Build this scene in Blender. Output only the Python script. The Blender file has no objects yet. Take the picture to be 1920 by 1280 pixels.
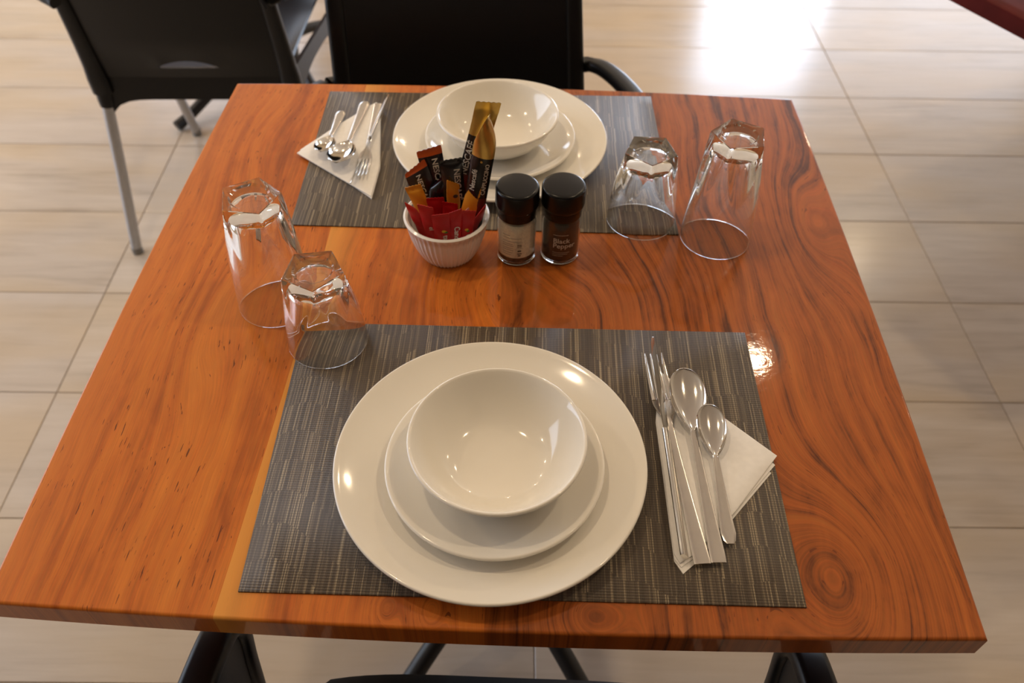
import bpy, bmesh, math, random
from mathutils import Vector, Matrix, noise as mnoise

SC = bpy.context.scene
COL = SC.collection
T = 0.75                       # height of the table top above the floor
rnd = random.Random(7)


def srgb(r, g, b):
    f = lambda c: ((c / 255.0) / 12.92) if c <= 10 else (((c / 255.0) + 0.055) / 1.055) ** 2.4
    return (f(r), f(g), f(b), 1.0)


# ------------------------------------------------------------------ camera
cam_d = bpy.data.cameras.new('camera')
cam = bpy.data.objects.new('camera', cam_d)
COL.objects.link(cam)
SC.camera = cam
R = (Matrix.Rotation(0.0444, 3, 'Z') @ Matrix.Rotation(0.7414, 3, 'X') @ Matrix.Rotation(-0.0166, 3, 'Y'))
cam.matrix_world = Matrix.Translation((0.0252, -0.2687, 0.6205 + T)) @ R.to_4x4()
cam_d.sensor_width = 36.0
cam_d.lens = 36.0 * 1550.0 / 1920.0
cam_d.clip_start = 0.02
cam_d.dof.use_dof = True
cam_d.dof.focus_distance = 0.73
cam_d.dof.aperture_fstop = 6.5

# ------------------------------------------------------------------ world, lights, exposure
w = bpy.data.worlds.new('world')
SC.world = w
w.use_nodes = True
bg = w.node_tree.nodes['Background']
bg.inputs['Color'].default_value = (0.62, 0.76, 1.0, 1)
bg.inputs['Strength'].default_value = 1.0
SC.view_settings.view_transform = 'Standard'
SC.view_settings.look = 'None'
SC.view_settings.gamma = 1.0
SC.view_settings.use_curve_mapping = False
SC.view_settings.exposure = -0.18
SC.cycles.use_denoising = True
SC.cycles.max_bounces = 32
SC.cycles.transmission_bounces = 28
SC.cycles.glossy_bounces = 28
SC.cycles.transparent_max_bounces = 12
SC.cycles.sample_clamp_indirect = 6.0
SC.cycles.blur_glossy = 0.5


def area_light(name, loc, target, sx, sy, energy, color, shape='RECTANGLE', spread=180):
    d = bpy.data.lights.new(name, 'AREA')
    d.shape = shape
    d.size = sx
    d.size_y = sy
    d.energy = energy
    d.color = color
    d.spread = math.radians(spread)
    o = bpy.data.objects.new(name, d)
    COL.objects.link(o)
    d.cycles.is_caustics_light = True
    o.location = loc
    o.rotation_euler = (Vector(target) - Vector(loc)).to_track_quat('-Z', 'Y').to_euler()
    return o


WARM = (1.0, 0.77, 0.50)
DAY = (0.78, 0.86, 1.0)
# downlights in the ceiling, spread so that only one mirrors in the table top
for lx, ly in ((1.0, 2.06), (-0.62, 0.50), (0.95, 0.45), (-2.15, 0.6), (-2.15, 2.1), (2.3, 2.1), (-2.2, 4.6), (-0.6, 4.6), (0.95, 4.6),
               (2.4, 4.4), (-2.15, 3.35)):
    area_light('downlight', (lx, ly, 2.74), (lx, ly, 0), 0.10, 0.10, 7.4, WARM, 'DISK')
# daylight that falls through the glazed opening in the far wall and the windows on the left
area_light('daylight_far', (1.78, 5.93, 1.18), (1.78, 0, 1.1), 0.9, 2.3, 90.0, (0.70, 0.81, 1.0))
area_light('daylight_far_side', (3.25, 5.93, 1.18), (3.25, 0, 1.1), 1.8, 2.3, 42.0, DAY)
area_light('daylight_far_left', (-2.55, 5.93, 1.65), (-2.55, 0, 1.1), 1.5, 1.5, 34.0, DAY)
area_light('daylight_left', (-3.43, 1.3, 1.3), (0, 1.3, 0.9), 2.6, 1.9, 62.0, DAY)


# ------------------------------------------------------------------ node helpers
class NT:
    def __init__(self, name):
        self.m = bpy.data.materials.new(name)
        self.m.use_nodes = True
        self.t = self.m.node_tree
        self.t.nodes.clear()
        self.out = self.t.nodes.new('ShaderNodeOutputMaterial')

    def n(self, typ, **kw):
        nd = self.t.nodes.new(typ)
        for k, v in kw.items():
            setattr(nd, k, v)
        return nd

    def put(self, sock, v):
        if hasattr(v, 'is_linked') or isinstance(v, bpy.types.NodeSocket):
            self.t.links.new(v, sock)
        else:
            sock.default_value = v

    def math(self, op, a, b=None, c=None, clamp=False):
        nd = self.n('ShaderNodeMath', operation=op, use_clamp=clamp)
        self.put(nd.inputs[0], a)
        if b is not None:
            self.put(nd.inputs[1], b)
        if c is not None:
            self.put(nd.inputs[2], c)
        return nd.outputs[0]

    def vmath(self, op, a, b=None):
        nd = self.n('ShaderNodeVectorMath', operation=op)
        self.put(nd.inputs[0], a)
        if b is not None:
            self.put(nd.inputs[1], b)
        return nd.outputs['Value'] if op in ('DOT_PRODUCT', 'LENGTH') else nd.outputs['Vector']

    def obj(self):
        return self.n('ShaderNodeTexCoord').outputs['Object']

    def sep(self, v):
        nd = self.n('ShaderNodeSeparateXYZ')
        self.put(nd.inputs[0], v)
        return nd.outputs

    def comb(self, x, y, z=0.0):
        nd = self.n('ShaderNodeCombineXYZ')
        for i, v in enumerate((x, y, z)):
            self.put(nd.inputs[i], v)
        return nd.outputs[0]

    def noise(self, vec, scale=1.0, detail=3.0, rough=0.55, dist=0.0):
        nd = self.n('ShaderNodeTexNoise')
        self.put(nd.inputs['Vector'], vec)
        nd.inputs['Scale'].default_value = scale
        nd.inputs['Detail'].default_value = detail
        nd.inputs['Roughness'].default_value = rough
        nd.inputs['Distortion'].default_value = dist
        return nd.outputs['Fac']

    def white(self, vec):
        nd = self.n('ShaderNodeTexWhiteNoise', noise_dimensions='3D')
        self.put(nd.inputs['Vector'], vec)
        return nd.outputs['Value']

    def ramp(self, fac, stops, interp='LINEAR'):
        nd = self.n('ShaderNodeValToRGB')
        self.put(nd.inputs[0], fac)
        r = nd.color_ramp
        r.interpolation = interp
        while len(r.elements) > 1:
            r.elements.remove(r.elements[-1])
        for i, (p, c) in enumerate(stops):
            e = r.elements[0] if i == 0 else r.elements.new(p)
            e.position = p
            e.color = c if len(c) == 4 else (*c, 1)
        return nd.outputs['Color']

    def mix(self, fac, a, b, mode='MIX'):
        nd = self.n('ShaderNodeMix', data_type='RGBA', blend_type=mode)
        self.put(nd.inputs['Factor'], fac)
        self.put(nd.inputs['A'], a) if False else None
        ins = [s for s in nd.inputs if s.type == 'RGBA']
        self.put(ins[0], a)
        self.put(ins[1], b)
        return [s for s in nd.outputs if s.type == 'RGBA'][0]

    def bump(self, h, strength, dist):
        nd = self.n('ShaderNodeBump')
        nd.inputs['Strength'].default_value = strength
        nd.inputs['Distance'].default_value = dist
        self.put(nd.inputs['Height'], h)
        return nd.outputs[0]

    def bsdf(self, col, rough=0.5, metal=0.0, normal=None, **kw):
        b = self.n('ShaderNodeBsdfPrincipled')
        self.put(b.inputs['Base Color'], col)
        self.put(b.inputs['Roughness'], rough)
        b.inputs['Metallic'].default_value = metal
        if normal is not None:
            self.put(b.inputs['Normal'], normal)
        for k, v in kw.items():
            self.put(b.inputs[k.replace('_', ' ')], v)
        self.t.links.new(b.outputs[0], self.out.inputs[0])
        return self.m


def plain(name, col, rough=0.5, metal=0.0, var=0.06, scale=60, **kw):
    """a plain colour with a faint procedural mottling"""
    t = NT(name)
    nz = t.noise(t.obj(), scale, 3)
    lo = tuple(c * (1 - var) for c in col[:3]) + (1,)
    hi = tuple(min(1, c * (1 + var)) for c in col[:3]) + (1,)
    return t.bsdf(t.ramp(nz, [(0.3, lo), (0.7, hi)]), rough, metal, **kw)


def wood(name, stops, knots, k=95.0, warp=0.05, ystretch=0.9, pore=0.55, seed=0.0, tint=None, streak_lo=0.38, big=None):
    """varnished board: a field whose contour lines run along y and close round knots, read by streaky noise"""
    t = NT(name)
    o = t.obj()
    x, y, z = t.sep(o)[:3]
    v = t.comb(x, t.math('MULTIPLY', y, ystretch), seed)
    n1 = t.noise(v, 4.5, 3, 0.5)
    f = t.math('MULTIPLY_ADD', t.math('SUBTRACT', n1, 0.5), warp * 2, x)
    kn = None
    for (kx, ky, sx, sy, a) in knots:
        d = t.vmath('MULTIPLY', t.vmath('SUBTRACT', t.comb(x, y, 0.0), (kx, ky, 0)), (1 / sx, 1 / sy, 0))
        g = t.math('MULTIPLY', t.math('EXPONENT', t.math('MULTIPLY', t.vmath('DOT_PRODUCT', d, d), -1.0)), a)
        f = t.math('ADD', f, g)
        c = t.math('EXPONENT', t.math('MULTIPLY', t.vmath('DOT_PRODUCT', d, d), -9.0))
        kn = c if kn is None else t.math('ADD', kn, c)
    # broad growth rings and thin dark lines along the field
    ring = t.noise(t.comb(t.math('MULTIPLY', f, k), t.math('MULTIPLY', y, 2.2), seed + 3), 1.0, 4, 0.62, 0.25)
    thin = t.noise(t.comb(t.math('MULTIPLY', f, k * 3.1), t.math('MULTIPLY', y, 6.0), seed + 9), 1.0, 3, 0.6, 0.3)
    patch = t.noise(t.comb(t.math('MULTIPLY', f, 14.0), t.math('MULTIPLY', y, 2.5), seed + 5), 1.0, 3, 0.5)
    mixv = t.math('ADD', t.math('MULTIPLY', ring, 0.50), t.math('MULTIPLY', thin, 0.14))
    mott = t.noise(t.comb(t.math('MULTIPLY', x, 46.0), t.math('MULTIPLY', y, 17.0), seed + 31), 1.0, 4, 0.65, 0.6)
    mixv = t.math('ADD', mixv, t.math('ADD', t.math('MULTIPLY', patch, 0.18), t.math('MULTIPLY', mott, 0.18)))
    col = t.ramp(mixv, stops)
    # little dark pores, short dashes along the grain
    po = t.noise(t.comb(t.math('MULTIPLY', f, 520.0), t.math('MULTIPLY', y, 48.0), seed), 1.0, 2, 0.5)
    pw = t.noise(t.comb(x, t.math('MULTIPLY', y, 0.5), seed + 20), 26.0, 2)
    pm = t.math('MULTIPLY', t.math('GREATER_THAN', po, 0.665), t.math('GREATER_THAN', pw, 0.5))
    col = t.mix(t.math('MULTIPLY', pm, pore), col, srgb(70, 30, 14))
    fine = t.noise(t.comb(t.math('MULTIPLY', f, 900.0), t.math('MULTIPLY', y, 22.0), seed), 1.0, 2)
    col = t.mix(0.26, col, t.ramp(fine, [(0.3, srgb(120, 52, 20)), (0.7, srgb(235, 150, 80))]), 'OVERLAY')
    if tint:
        tx = t.math('MULTIPLY', t.math('SUBTRACT', x, tint[0]), 1.0 / tint[1], clamp=True)
        tx = t.math('SUBTRACT', 1.0, tx, clamp=True)
        col = t.mix(t.math('MULTIPLY', tx, tint[2]), col, tint[3])
    nm = t.bump(t.noise(t.obj(), 150.0, 2), 0.05, 0.0012)
    m = t.bsdf(col, 0.42, 0.0, None, Coat_Weight=0.45, Coat_Roughness=0.055, Coat_IOR=1.5, Specular_IOR_Level=0.12)
    b = [n for n in t.t.nodes if n.type == 'BSDF_PRINCIPLED'][0]
    t.put(b.inputs['Coat Normal'], nm)
    return m


# ------------------------------------------------------------------ mesh helpers
def mesh_obj(name, verts, faces, mat=None, parent=None, smooth=True, angle=40, mats=None, fm=None, loc=None):
    me = bpy.data.meshes.new(name)
    me.from_pydata([tuple(v) for v in verts], [], faces)
    for m in (mats or ([mat] if mat else [])):
        me.materials.append(m)
    if fm:
        me.polygons.foreach_set('material_index', fm)
    bm = bmesh.new()
    bm.from_mesh(me)
    bmesh.ops.recalc_face_normals(bm, faces=bm.faces)
    bm.to_mesh(me)
    bm.free()
    if smooth:
        me.polygons.foreach_set('use_smooth', [True] * len(me.polygons))
        me.set_sharp_from_angle(angle=math.radians(angle))
    me.update()
    o = bpy.data.objects.new(name, me)
    COL.objects.link(o)
    if parent:
        o.parent = parent
    if loc:
        o.location = loc
    return o


def empty(name, label, cat, loc=(0, 0, 0), rz=0.0, group=None):
    o = bpy.data.objects.new(name, None)
    o.empty_display_size = 0.05
    COL.objects.link(o)
    o.location = loc
    o.rotation_euler = (0, 0, rz)
    tag(o, label, cat, group)
    return o


def tag(o, label, cat, group=None):
    o['label'] = label
    o['category'] = cat
    if group:
        o['group'] = group
    return o


def structure(o):
    o['kind'] = 'structure'
    return o


class MB:
    def __init__(self):
        self.v = []
        self.f = []
        self.fm = []

    def add(self, v, f, m=0):
        b = len(self.v)
        self.v += [tuple(q) for q in v]
        self.f += [tuple(i + b for i in q) for q in f]
        self.fm += [m] * len(f)
        return self

    def build(self, name, mat, parent=None, mats=None, **kw):
        return mesh_obj(name, self.v, self.f, mat, parent, mats=mats, fm=self.fm if mats else None, **kw)


def box(x0, x1, y0, y1, z0, z1):
    v = [(x0, y0, z0), (x1, y0, z0), (x1, y1, z0), (x0, y1, z0), (x0, y0, z1), (x1, y0, z1), (x1, y1, z1), (x0, y1, z1)]
    f = [(0, 3, 2, 1), (4, 5, 6, 7), (0, 1, 5, 4), (1, 2, 6, 5), (2, 3, 7, 6), (3, 0, 4, 7)]
    return v, f


def loft(rings, closed=True, cap=True):
    """rings: lists of equal length"""
    n = len(rings[0])
    v = [p for r in rings for p in r]
    f = []
    for i in range(len(rings) - 1):
        for j in range(n if closed else n - 1):
            k = (j + 1) % n
            f.append((i * n + j, i * n + k, (i + 1) * n + k, (i + 1) * n + j))
    if cap and closed:
        f.append(tuple(range(n))[::-1])
        f.append(tuple((len(rings) - 1) * n + j for j in range(n)))
    return v, f


def lathe(prof, seg=96, closed_profile=False, rfun=None):
    """profile (r, z) round the z axis; r = 0 ends close to a point"""
    v, f, idx = [], [], []
    for i, (r, z) in enumerate(prof):
        if r <= 1e-7:
            idx.append([len(v)] * seg)
            v.append((0, 0, z))
        else:
            row = []
            for s in range(seg):
                a = 2 * math.pi * s / seg
                rr = rfun(r, z, a, i) if rfun else r
                row.append(len(v))
                v.append((rr * math.cos(a), rr * math.sin(a), z))
            idx.append(row)
    n = len(prof)
    for i in range(n if closed_profile else n - 1):
        a, b = idx[i], idx[(i + 1) % n]
        for s in range(seg):
            q = [a[s], a[(s + 1) % seg], b[(s + 1) % seg], b[s]]
            u = []
            for k in q:
                if k not in u:
                    u.append(k)
            if len(u) >= 3:
                f.append(tuple(u))
    return v, f


def arc(cx, cz, r, a0, a1, n=6):
    return [(cx + r * math.cos(math.radians(a0 + (a1 - a0) * i / n)), cz + r * math.sin(math.radians(a0 + (a1 - a0) * i / n))) for i in range(n + 1)]


def smooth_path(pts, n=8):
    """Catmull-Rom through the points"""
    P = [Vector(p) for p in pts]
    P = [P[0] * 2 - P[1]] + P + [P[-1] * 2 - P[-2]]
    out = []
    for i in range(1, len(P) - 2):
        for k in range(n):
            t = k / n
            a, b, c, d = P[i - 1], P[i], P[i + 1], P[i + 2]
            out.append(0.5 * ((2 * b) + (c - a) * t + (2 * a - 5 * b + 4 * c - d) * t * t + (-a + 3 * b - 3 * c + d) * t ** 3))
    out.append(P[-2])
    return out


def sweep(path, sect, up=(0, 0, 1), scale=None):
    """sect: (a, b) offsets along side and up directions"""
    rings = []
    up = Vector(up)
    n = len(path)
    for i, p in enumerate(path):
        p = Vector(p)
        d = (Vector(path[min(i + 1, n - 1)]) - Vector(path[max(i - 1, 0)])).normalized()
        side = d.cross(up)
        if side.length < 1e-4:
            side = d.cross(Vector((1, 0, 0)))
        side.normalize()
        u2 = side.cross(d).normalized()
        s = scale(i / (n - 1)) if scale else (1, 1)
        rings.append([p + side * (a * s[0]) + u2 * (b * s[1]) for a, b in sect])
    return loft(rings)


def rrect(w, h, r, n=4):
    out = []
    for cx, cy, a0 in ((w / 2 - r, h / 2 - r, 0), (-w / 2 + r, h / 2 - r, 90), (-w / 2 + r, -h / 2 + r, 180), (w / 2 - r, -h / 2 + r, 270)):
        for i in range(n + 1):
            a = math.radians(a0 + 90 * i / n)
            out.append((cx + r * math.cos(a), cy + r * math.sin(a)))
    return out


def circle(r, n=12):
    return [(r * math.cos(2 * math.pi * i / n), r * math.sin(2 * math.pi * i / n)) for i in range(n)]


def surf(fn, nu, nv, thick):
    """closed sheet: fn(u, v) -> point, u, v in 0..1; thickness along -normal"""
    P = [[Vector(fn(i / nu, j / nv)) for j in range(nv + 1)] for i in range(nu + 1)]
    v, f = [], []
    N = lambda i, j: i * (nv + 1) + j
    for i in range(nu + 1):
        for j in range(nv + 1):
            v.append(P[i][j])
    off = len(v)
    for i in range(nu + 1):
        for j in range(nv + 1):
            du = P[min(i + 1, nu)][j] - P[max(i - 1, 0)][j]
            dv = P[i][min(j + 1, nv)] - P[i][max(j - 1, 0)]
            nn = du.cross(dv)
            nn = nn.normalized() if nn.length > 1e-12 else Vector((0, 0, 1))
            v.append(P[i][j] - nn * thick)
    for i in range(nu):
        for j in range(nv):
            f.append((N(i, j), N(i + 1, j), N(i + 1, j + 1), N(i, j + 1)))
            f.append((off + N(i, j), off + N(i, j + 1), off + N(i + 1, j + 1), off + N(i + 1, j)))
    for i in range(nu):
        for j in (0, nv):
            f.append((N(i, j), N(i + 1, j), off + N(i + 1, j), off + N(i, j)))
    for j in range(nv):
        for i in (0, nu):
            f.append((N(i, j), N(i, j + 1), off + N(i, j + 1), off + N(i, j)))
    return v, f


def text_mesh(body, size, align='LEFT', bold=0.0, space=1.0, line=1.0):
    """flat lettering as (verts, faces) in its own xy plane"""
    cu = bpy.data.curves.new('lettering', 'FONT')
    cu.body = body
    cu.size = size
    cu.align_x = align
    cu.offset = bold
    cu.space_character = space
    cu.space_line = line
    cu.resolution_u = 3
    ob = bpy.data.objects.new('lettering_curve', cu)
    COL.objects.link(ob)
    me = ob.to_mesh()
    v = [p.co.copy() for p in me.vertices]
    f = [tuple(p.vertices) for p in me.polygons]
    ob.to_mesh_clear()
    bpy.data.objects.remove(ob)
    bpy.data.curves.remove(cu)
    return v, f


def copy_thing(o, label=None, cat_group=None):
    c = o.copy()
    COL.objects.link(c)
    for ch in list(o.children):
        d = ch.copy()
        COL.objects.link(d)
        d.parent = c
        for g in list(ch.children):
            e = g.copy()
            COL.objects.link(e)
            e.parent = d
    if label:
        c['label'] = label
    return c


# ------------------------------------------------------------------ materials
def tile_material():
    t = NT('wood_look_tile')
    o = t.obj()
    x, y, z = t.sep(o)[:3]
    rn = t.n('ShaderNodeObjectInfo').outputs['Random']
    off = t.math('MULTIPLY', rn, 37.0)
    a = t.noise(t.comb(t.math('MULTIPLY', x, 2.2), t.math('MULTIPLY', y, 15.0), off), 1.0, 4, 0.6, 0.5)
    b = t.noise(t.comb(t.math('MULTIPLY', x, 5.0), t.math('MULTIPLY', y, 75.0), off), 1.0, 4, 0.6, 0.3)
    c = t.noise(t.comb(t.math('MULTIPLY', x, 4.0), t.math('MULTIPLY', y, 9.0), t.math('ADD', off, 9)), 1.0, 2, 0.5)
    v = t.math('ADD', t.math('MULTIPLY', a, 0.6), t.math('MULTIPLY', b, 0.4))
    col = t.ramp(v, [(0.3, srgb(172, 157, 140)), (0.45, srgb(196, 181, 164)), (0.6, srgb(207, 193, 177)), (0.75, srgb(214, 201, 186))])
    kn = t.math('MULTIPLY', t.math('SUBTRACT', c, 0.6, clamp=True), 3.0, clamp=True)
    kn = t.math('MULTIPLY', kn, t.math('SUBTRACT', 1.35, t.math('MULTIPLY', b, 1.3), clamp=True))
    col = t.mix(t.math('MULTIPLY', kn, 0.8), col, srgb(128, 112, 100))
    hue = t.mix(t.math('MULTIPLY', rn, 0.35), col, srgb(196, 186, 178))
    lf = t.noise(t.comb(t.math('MULTIPLY', x, 1.6), t.math('MULTIPLY', y, 5.0), t.math('ADD', off, 3.0)), 1.0, 2, 0.5)
    hue = t.mix(t.ramp(lf, [(0.42, (0.0, 0.0, 0.0, 1)), (0.62, (0.5, 0.5, 0.5, 1))]), hue, srgb(204, 180, 146))
    nm = t.bump(b, 0.08, 0.002)
    return t.bsdf(hue, 0.2, 0.0, nm, Specular_IOR_Level=0.5)


def mat_weave():
    """woven vinyl: fine vertical yarns, some pale, shifting at random weft lines"""
    t = NT('woven_vinyl')
    o = t.obj()
    x, y, z = t.sep(o)[:3]
    cw = 0.00095
    band = t.math('FLOOR', t.math('ADD', t.math('MULTIPLY', y, 31.0), t.math('MULTIPLY', t.noise(t.comb(t.math('MULTIPLY', x, 11.0), 0.0, 4.0), 1.0, 1), 6.0)))
    jit = t.math('MULTIPLY', t.math('SUBTRACT', t.white(t.comb(band, 3.0, 1.0)), 0.5), 0.0016)
    xs = t.math('DIVIDE', t.math('ADD', x, jit), cw)
    cell = t.math('FLOOR', xs)
    wn = t.white(t.comb(cell, t.math('MULTIPLY', band, 1.0), 2.0))
    wc = t.white(t.comb(cell, 0.0, 7.0))
    grp = t.noise(t.comb(t.math('MULTIPLY', x, 60.0), t.math('MULTIPLY', y, 7.0), 0.0), 1.0, 2)
    mixv = t.math('ADD', t.math('MULTIPLY', wn, 0.30), t.math('ADD', t.math('MULTIPLY', wc, 0.50), t.math('MULTIPLY', grp, 0.20)))
    col = t.ramp(mixv, [(0.0, srgb(68, 57, 46)), (0.42, srgb(90, 77, 63)), (0.60, srgb(104, 90, 73)), (0.70, srgb(138, 121, 97)), (0.84, srgb(176, 159, 130))])
    # weft crossings: fine cross ribs
    rib = t.math('SINE', t.math('MULTIPLY', y, 2 * math.pi / 0.0024))
    ribx = t.math('ABSOLUTE', t.math('SUBTRACT', t.math('FRACT', xs), 0.5))
    col = t.mix(t.math('MULTIPLY', t.math('MULTIPLY_ADD', rib, 0.5, 0.5), 0.45), col, srgb(58, 51, 46))
    h = t.math('SUBTRACT', t.math('MULTIPLY', rib, 0.25), t.math('MULTIPLY', ribx, 1.2))
    nm = t.bump(h, 0.45, 0.0006)
    return t.bsdf(col, 0.42, 0.0, nm, Specular_IOR_Level=0.45)


M = {}
M['porcelain'] = plain('white_porcelain', srgb(240, 234, 222), 0.10, var=0.012, scale=9, Specular_IOR_Level=0.5, Coat_Weight=0.3, Coat_Roughness=0.03)
M['ramekin'] = plain('white_ramekin_glaze', srgb(243, 238, 230), 0.16, var=0.012, scale=20)
M['mat'] = mat_weave()
M['tile'] = tile_material()
M['grout'] = plain('grout', srgb(178, 162, 144), 0.8, var=0.1, scale=120)
M['steel'] = plain('polished_steel', srgb(214, 210, 203), 0.09, 1.0, var=0.02, scale=40)
M['steel_dull'] = plain('brushed_steel_handle', srgb(206, 201, 194), 0.2, 1.0, var=0.03, scale=80)
M['paper'] = plain('paper_napkin', srgb(244, 240, 234), 0.85, var=0.03, scale=160)
M['black_plastic'] = plain('black_polypropylene', srgb(13, 13, 14), 0.34, var=0.15, scale=400, Specular_IOR_Level=0.28)
M['black_cap'] = plain('black_cap_plastic', srgb(13, 12, 11), 0.26, var=0.1, scale=200, Specular_IOR_Level=0.35)
M['black_metal'] = plain('black_powder_coat', srgb(26, 26, 28), 0.45, var=0.12, scale=300)
M['aluminium'] = plain('satin_aluminium', srgb(176, 178, 182), 0.34, 1.0, var=0.04, scale=90)
M['foot_rubber'] = plain('grey_rubber', srgb(128, 126, 122), 0.6)
M['wall'] = plain('cream_wall_paint', srgb(222, 206, 180), 0.8, var=0.02, scale=6)
M['wall_dark'] = plain('bounce_cut_brown_wall', srgb(84, 62, 46), 0.7, var=0.1, scale=6)  # unseen wall behind camera, coloured dark to cut bounce onto the table front
M['ceiling'] = plain('ceiling_paint', srgb(226, 212, 190), 0.85, var=0.02, scale=6)
M['frame'] = plain('window_frame_aluminium', srgb(90, 88, 86), 0.4, 0.6)
M['red_wood'] = plain('dark_red_wood', srgb(84, 20, 16), 0.6, var=0.3, scale=9, Specular_IOR_Level=0.15)
M['red_foil'] = plain('red_paper_foil', srgb(196, 20, 20), 0.42, var=0.05, scale=90)
M['red_dark'] = plain('deep_red_paper', srgb(172, 14, 18), 0.45, var=0.05, scale=90)
M['yellow_foil'] = plain('amber_paper', srgb(226, 150, 32), 0.42, var=0.05, scale=90)
M['brown_foil'] = plain('black_brown_foil', srgb(34, 24, 20), 0.26, var=0.2, scale=60)
M['black_foil'] = plain('black_gloss_foil', srgb(22, 18, 17), 0.2, var=0.2, scale=60)
M['gold_foil'] = plain('gold_foil', srgb(205, 168, 88), 0.28, 0.75, var=0.1, scale=80)
M['orange_foil'] = plain('orange_foil', srgb(196, 84, 26), 0.3, 0.2, var=0.12, scale=80)
M['maroon_foil'] = plain('dark_maroon_foil', srgb(96, 36, 20), 0.28, 0.2, var=0.3, scale=40)
M['blue_foil'] = plain('navy_blue_foil', srgb(44, 58, 104), 0.25, 0.3, var=0.2, scale=60)
M['pink_paper'] = plain('pale_pink_paper', srgb(232, 190, 170), 0.5)
M['white_print'] = plain('white_print', srgb(238, 230, 214), 0.5)
M['silver_print'] = plain('pale_grey_print', srgb(206, 196, 180), 0.4)
M['red_accent'] = plain('red_accent_print', srgb(200, 30, 30), 0.4)
M['green_print'] = plain('green_print', srgb(60, 120, 40), 0.4)
M['yellow_print'] = plain('yellow_print', srgb(240, 190, 40), 0.4)
M['grey_print'] = plain('dark_grey_print', srgb(70, 60, 54), 0.5)
M['salt'] = plain('pale_salt_grains', srgb(246, 234, 208), 0.75, var=0.12, scale=500)
M['salt_dark'] = plain('coarse_grains_at_base', srgb(90, 76, 64), 0.7, var=0.6, scale=260)
M['pepper'] = plain('black_peppercorns', srgb(40, 26, 20), 0.6, var=0.6, scale=260)


def glass_material():
    t = NT('clear_glass')
    g = t.n('ShaderNodeBsdfGlass')
    g.inputs['IOR'].default_value = 1.5
    g.inputs['Roughness'].default_value = 0.0
    nz = t.noise(t.obj(), 30.0, 1)
    t.put(g.inputs['Color'], t.ramp(nz, [(0.2, (0.985, 0.99, 0.985, 1)), (0.8, (1, 1, 1, 1))]))
    t.t.links.new(g.outputs[0], t.out.inputs[0])
    return t.m


M['glass'] = glass_material()

# ------------------------------------------------------------------ room shell
RX0, RX1, RY0, RY1, RH = -3.5, 4.4, -3.6, 6.0, 2.8
ceiling = structure(mesh_obj('ceiling', *box(RX0, RX1, RY0, RY1, RH, RH + 0.1), M['ceiling'], smooth=False))
structure(mesh_obj('wall_right', *box(RX1, RX1 + 0.12, RY0 - 0.12, RY1 + 0.12, 0, RH), M['wall'], smooth=False))
structure(mesh_obj('wall_front', *box(RX0, RX1, RY0 - 0.12, RY0, 0, RH), M['wall_dark'], smooth=False))
b = MB()
b.add(*box(RX0, -3.32, RY1, RY1 + 0.12, 0, RH)).add(*box(-3.32, -1.78, RY1, RY1 + 0.12, 0, 0.88)).add(*box(-3.32, -1.78, RY1, RY1 + 0.12, 2.42, RH)).add(*box(-1.78, 1.28, RY1, RY1 + 0.12, 0, RH)).add(*box(4.22, RX1, RY1, RY1 + 0.12, 0, RH)).add(*box(1.28, 4.22, RY1, RY1 + 0.12, 2.36, RH))
structure(b.build('wall_back', M['wall'], smooth=False))
b = MB()
b.add(*box(RX0 - 0.12, RX0, RY0 - 0.12, -0.05, 0, RH)).add(*box(RX0 - 0.12, RX0, 2.65, RY1 + 0.12, 0, RH))
b.add(*box(RX0 - 0.12, RX0, -0.05, 2.65, 0, 0.32)).add(*box(RX0 - 0.12, RX0, -0.05, 2.65, 2.28, RH))
structure(b.build('wall_left', M['wall'], smooth=False))
b = MB()
for xx in (1.28, 2.7, 4.16):
    b.add(*box(xx, xx + 0.06, RY1 + 0.03, RY1 + 0.09, 0.0, 2.36))
b.add(*box(1.28, 4.22, RY1 + 0.03, RY1 + 0.09, 2.3, 2.36)).add(*box(1.28, 4.22, RY1 + 0.03, RY1 + 0.09, 0.0, 0.05))
structure(b.build('window_1', M['frame'], smooth=False))
b = MB()
for yy in (-0.05, 1.27, 2.59):
    b.add(*box(RX0 - 0.09, RX0 - 0.03, yy, yy + 0.06, 0.32, 2.28))
b.add(*box(RX0 - 0.09, RX0 - 0.03, -0.05, 2.65, 2.22, 2.28)).add(*box(RX0 - 0.09, RX0 - 0.03, -0.05, 2.65, 0.32, 0.38))
structure(b.build('window_2', M['frame'], smooth=False))
b = MB()
for xx in (-3.32, -1.84):
    b.add(*box(xx, xx + 0.06, RY1 + 0.03, RY1 + 0.09, 0.88, 2.42))
b.add(*box(-3.26, -1.84, RY1 + 0.03, RY1 + 0.09, 2.36, 2.42)).add(*box(-3.26, -1.84, RY1 + 0.03, RY1 + 0.09, 0.88, 0.94))
structure(b.build('window_3', M['frame'], smooth=False))

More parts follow.
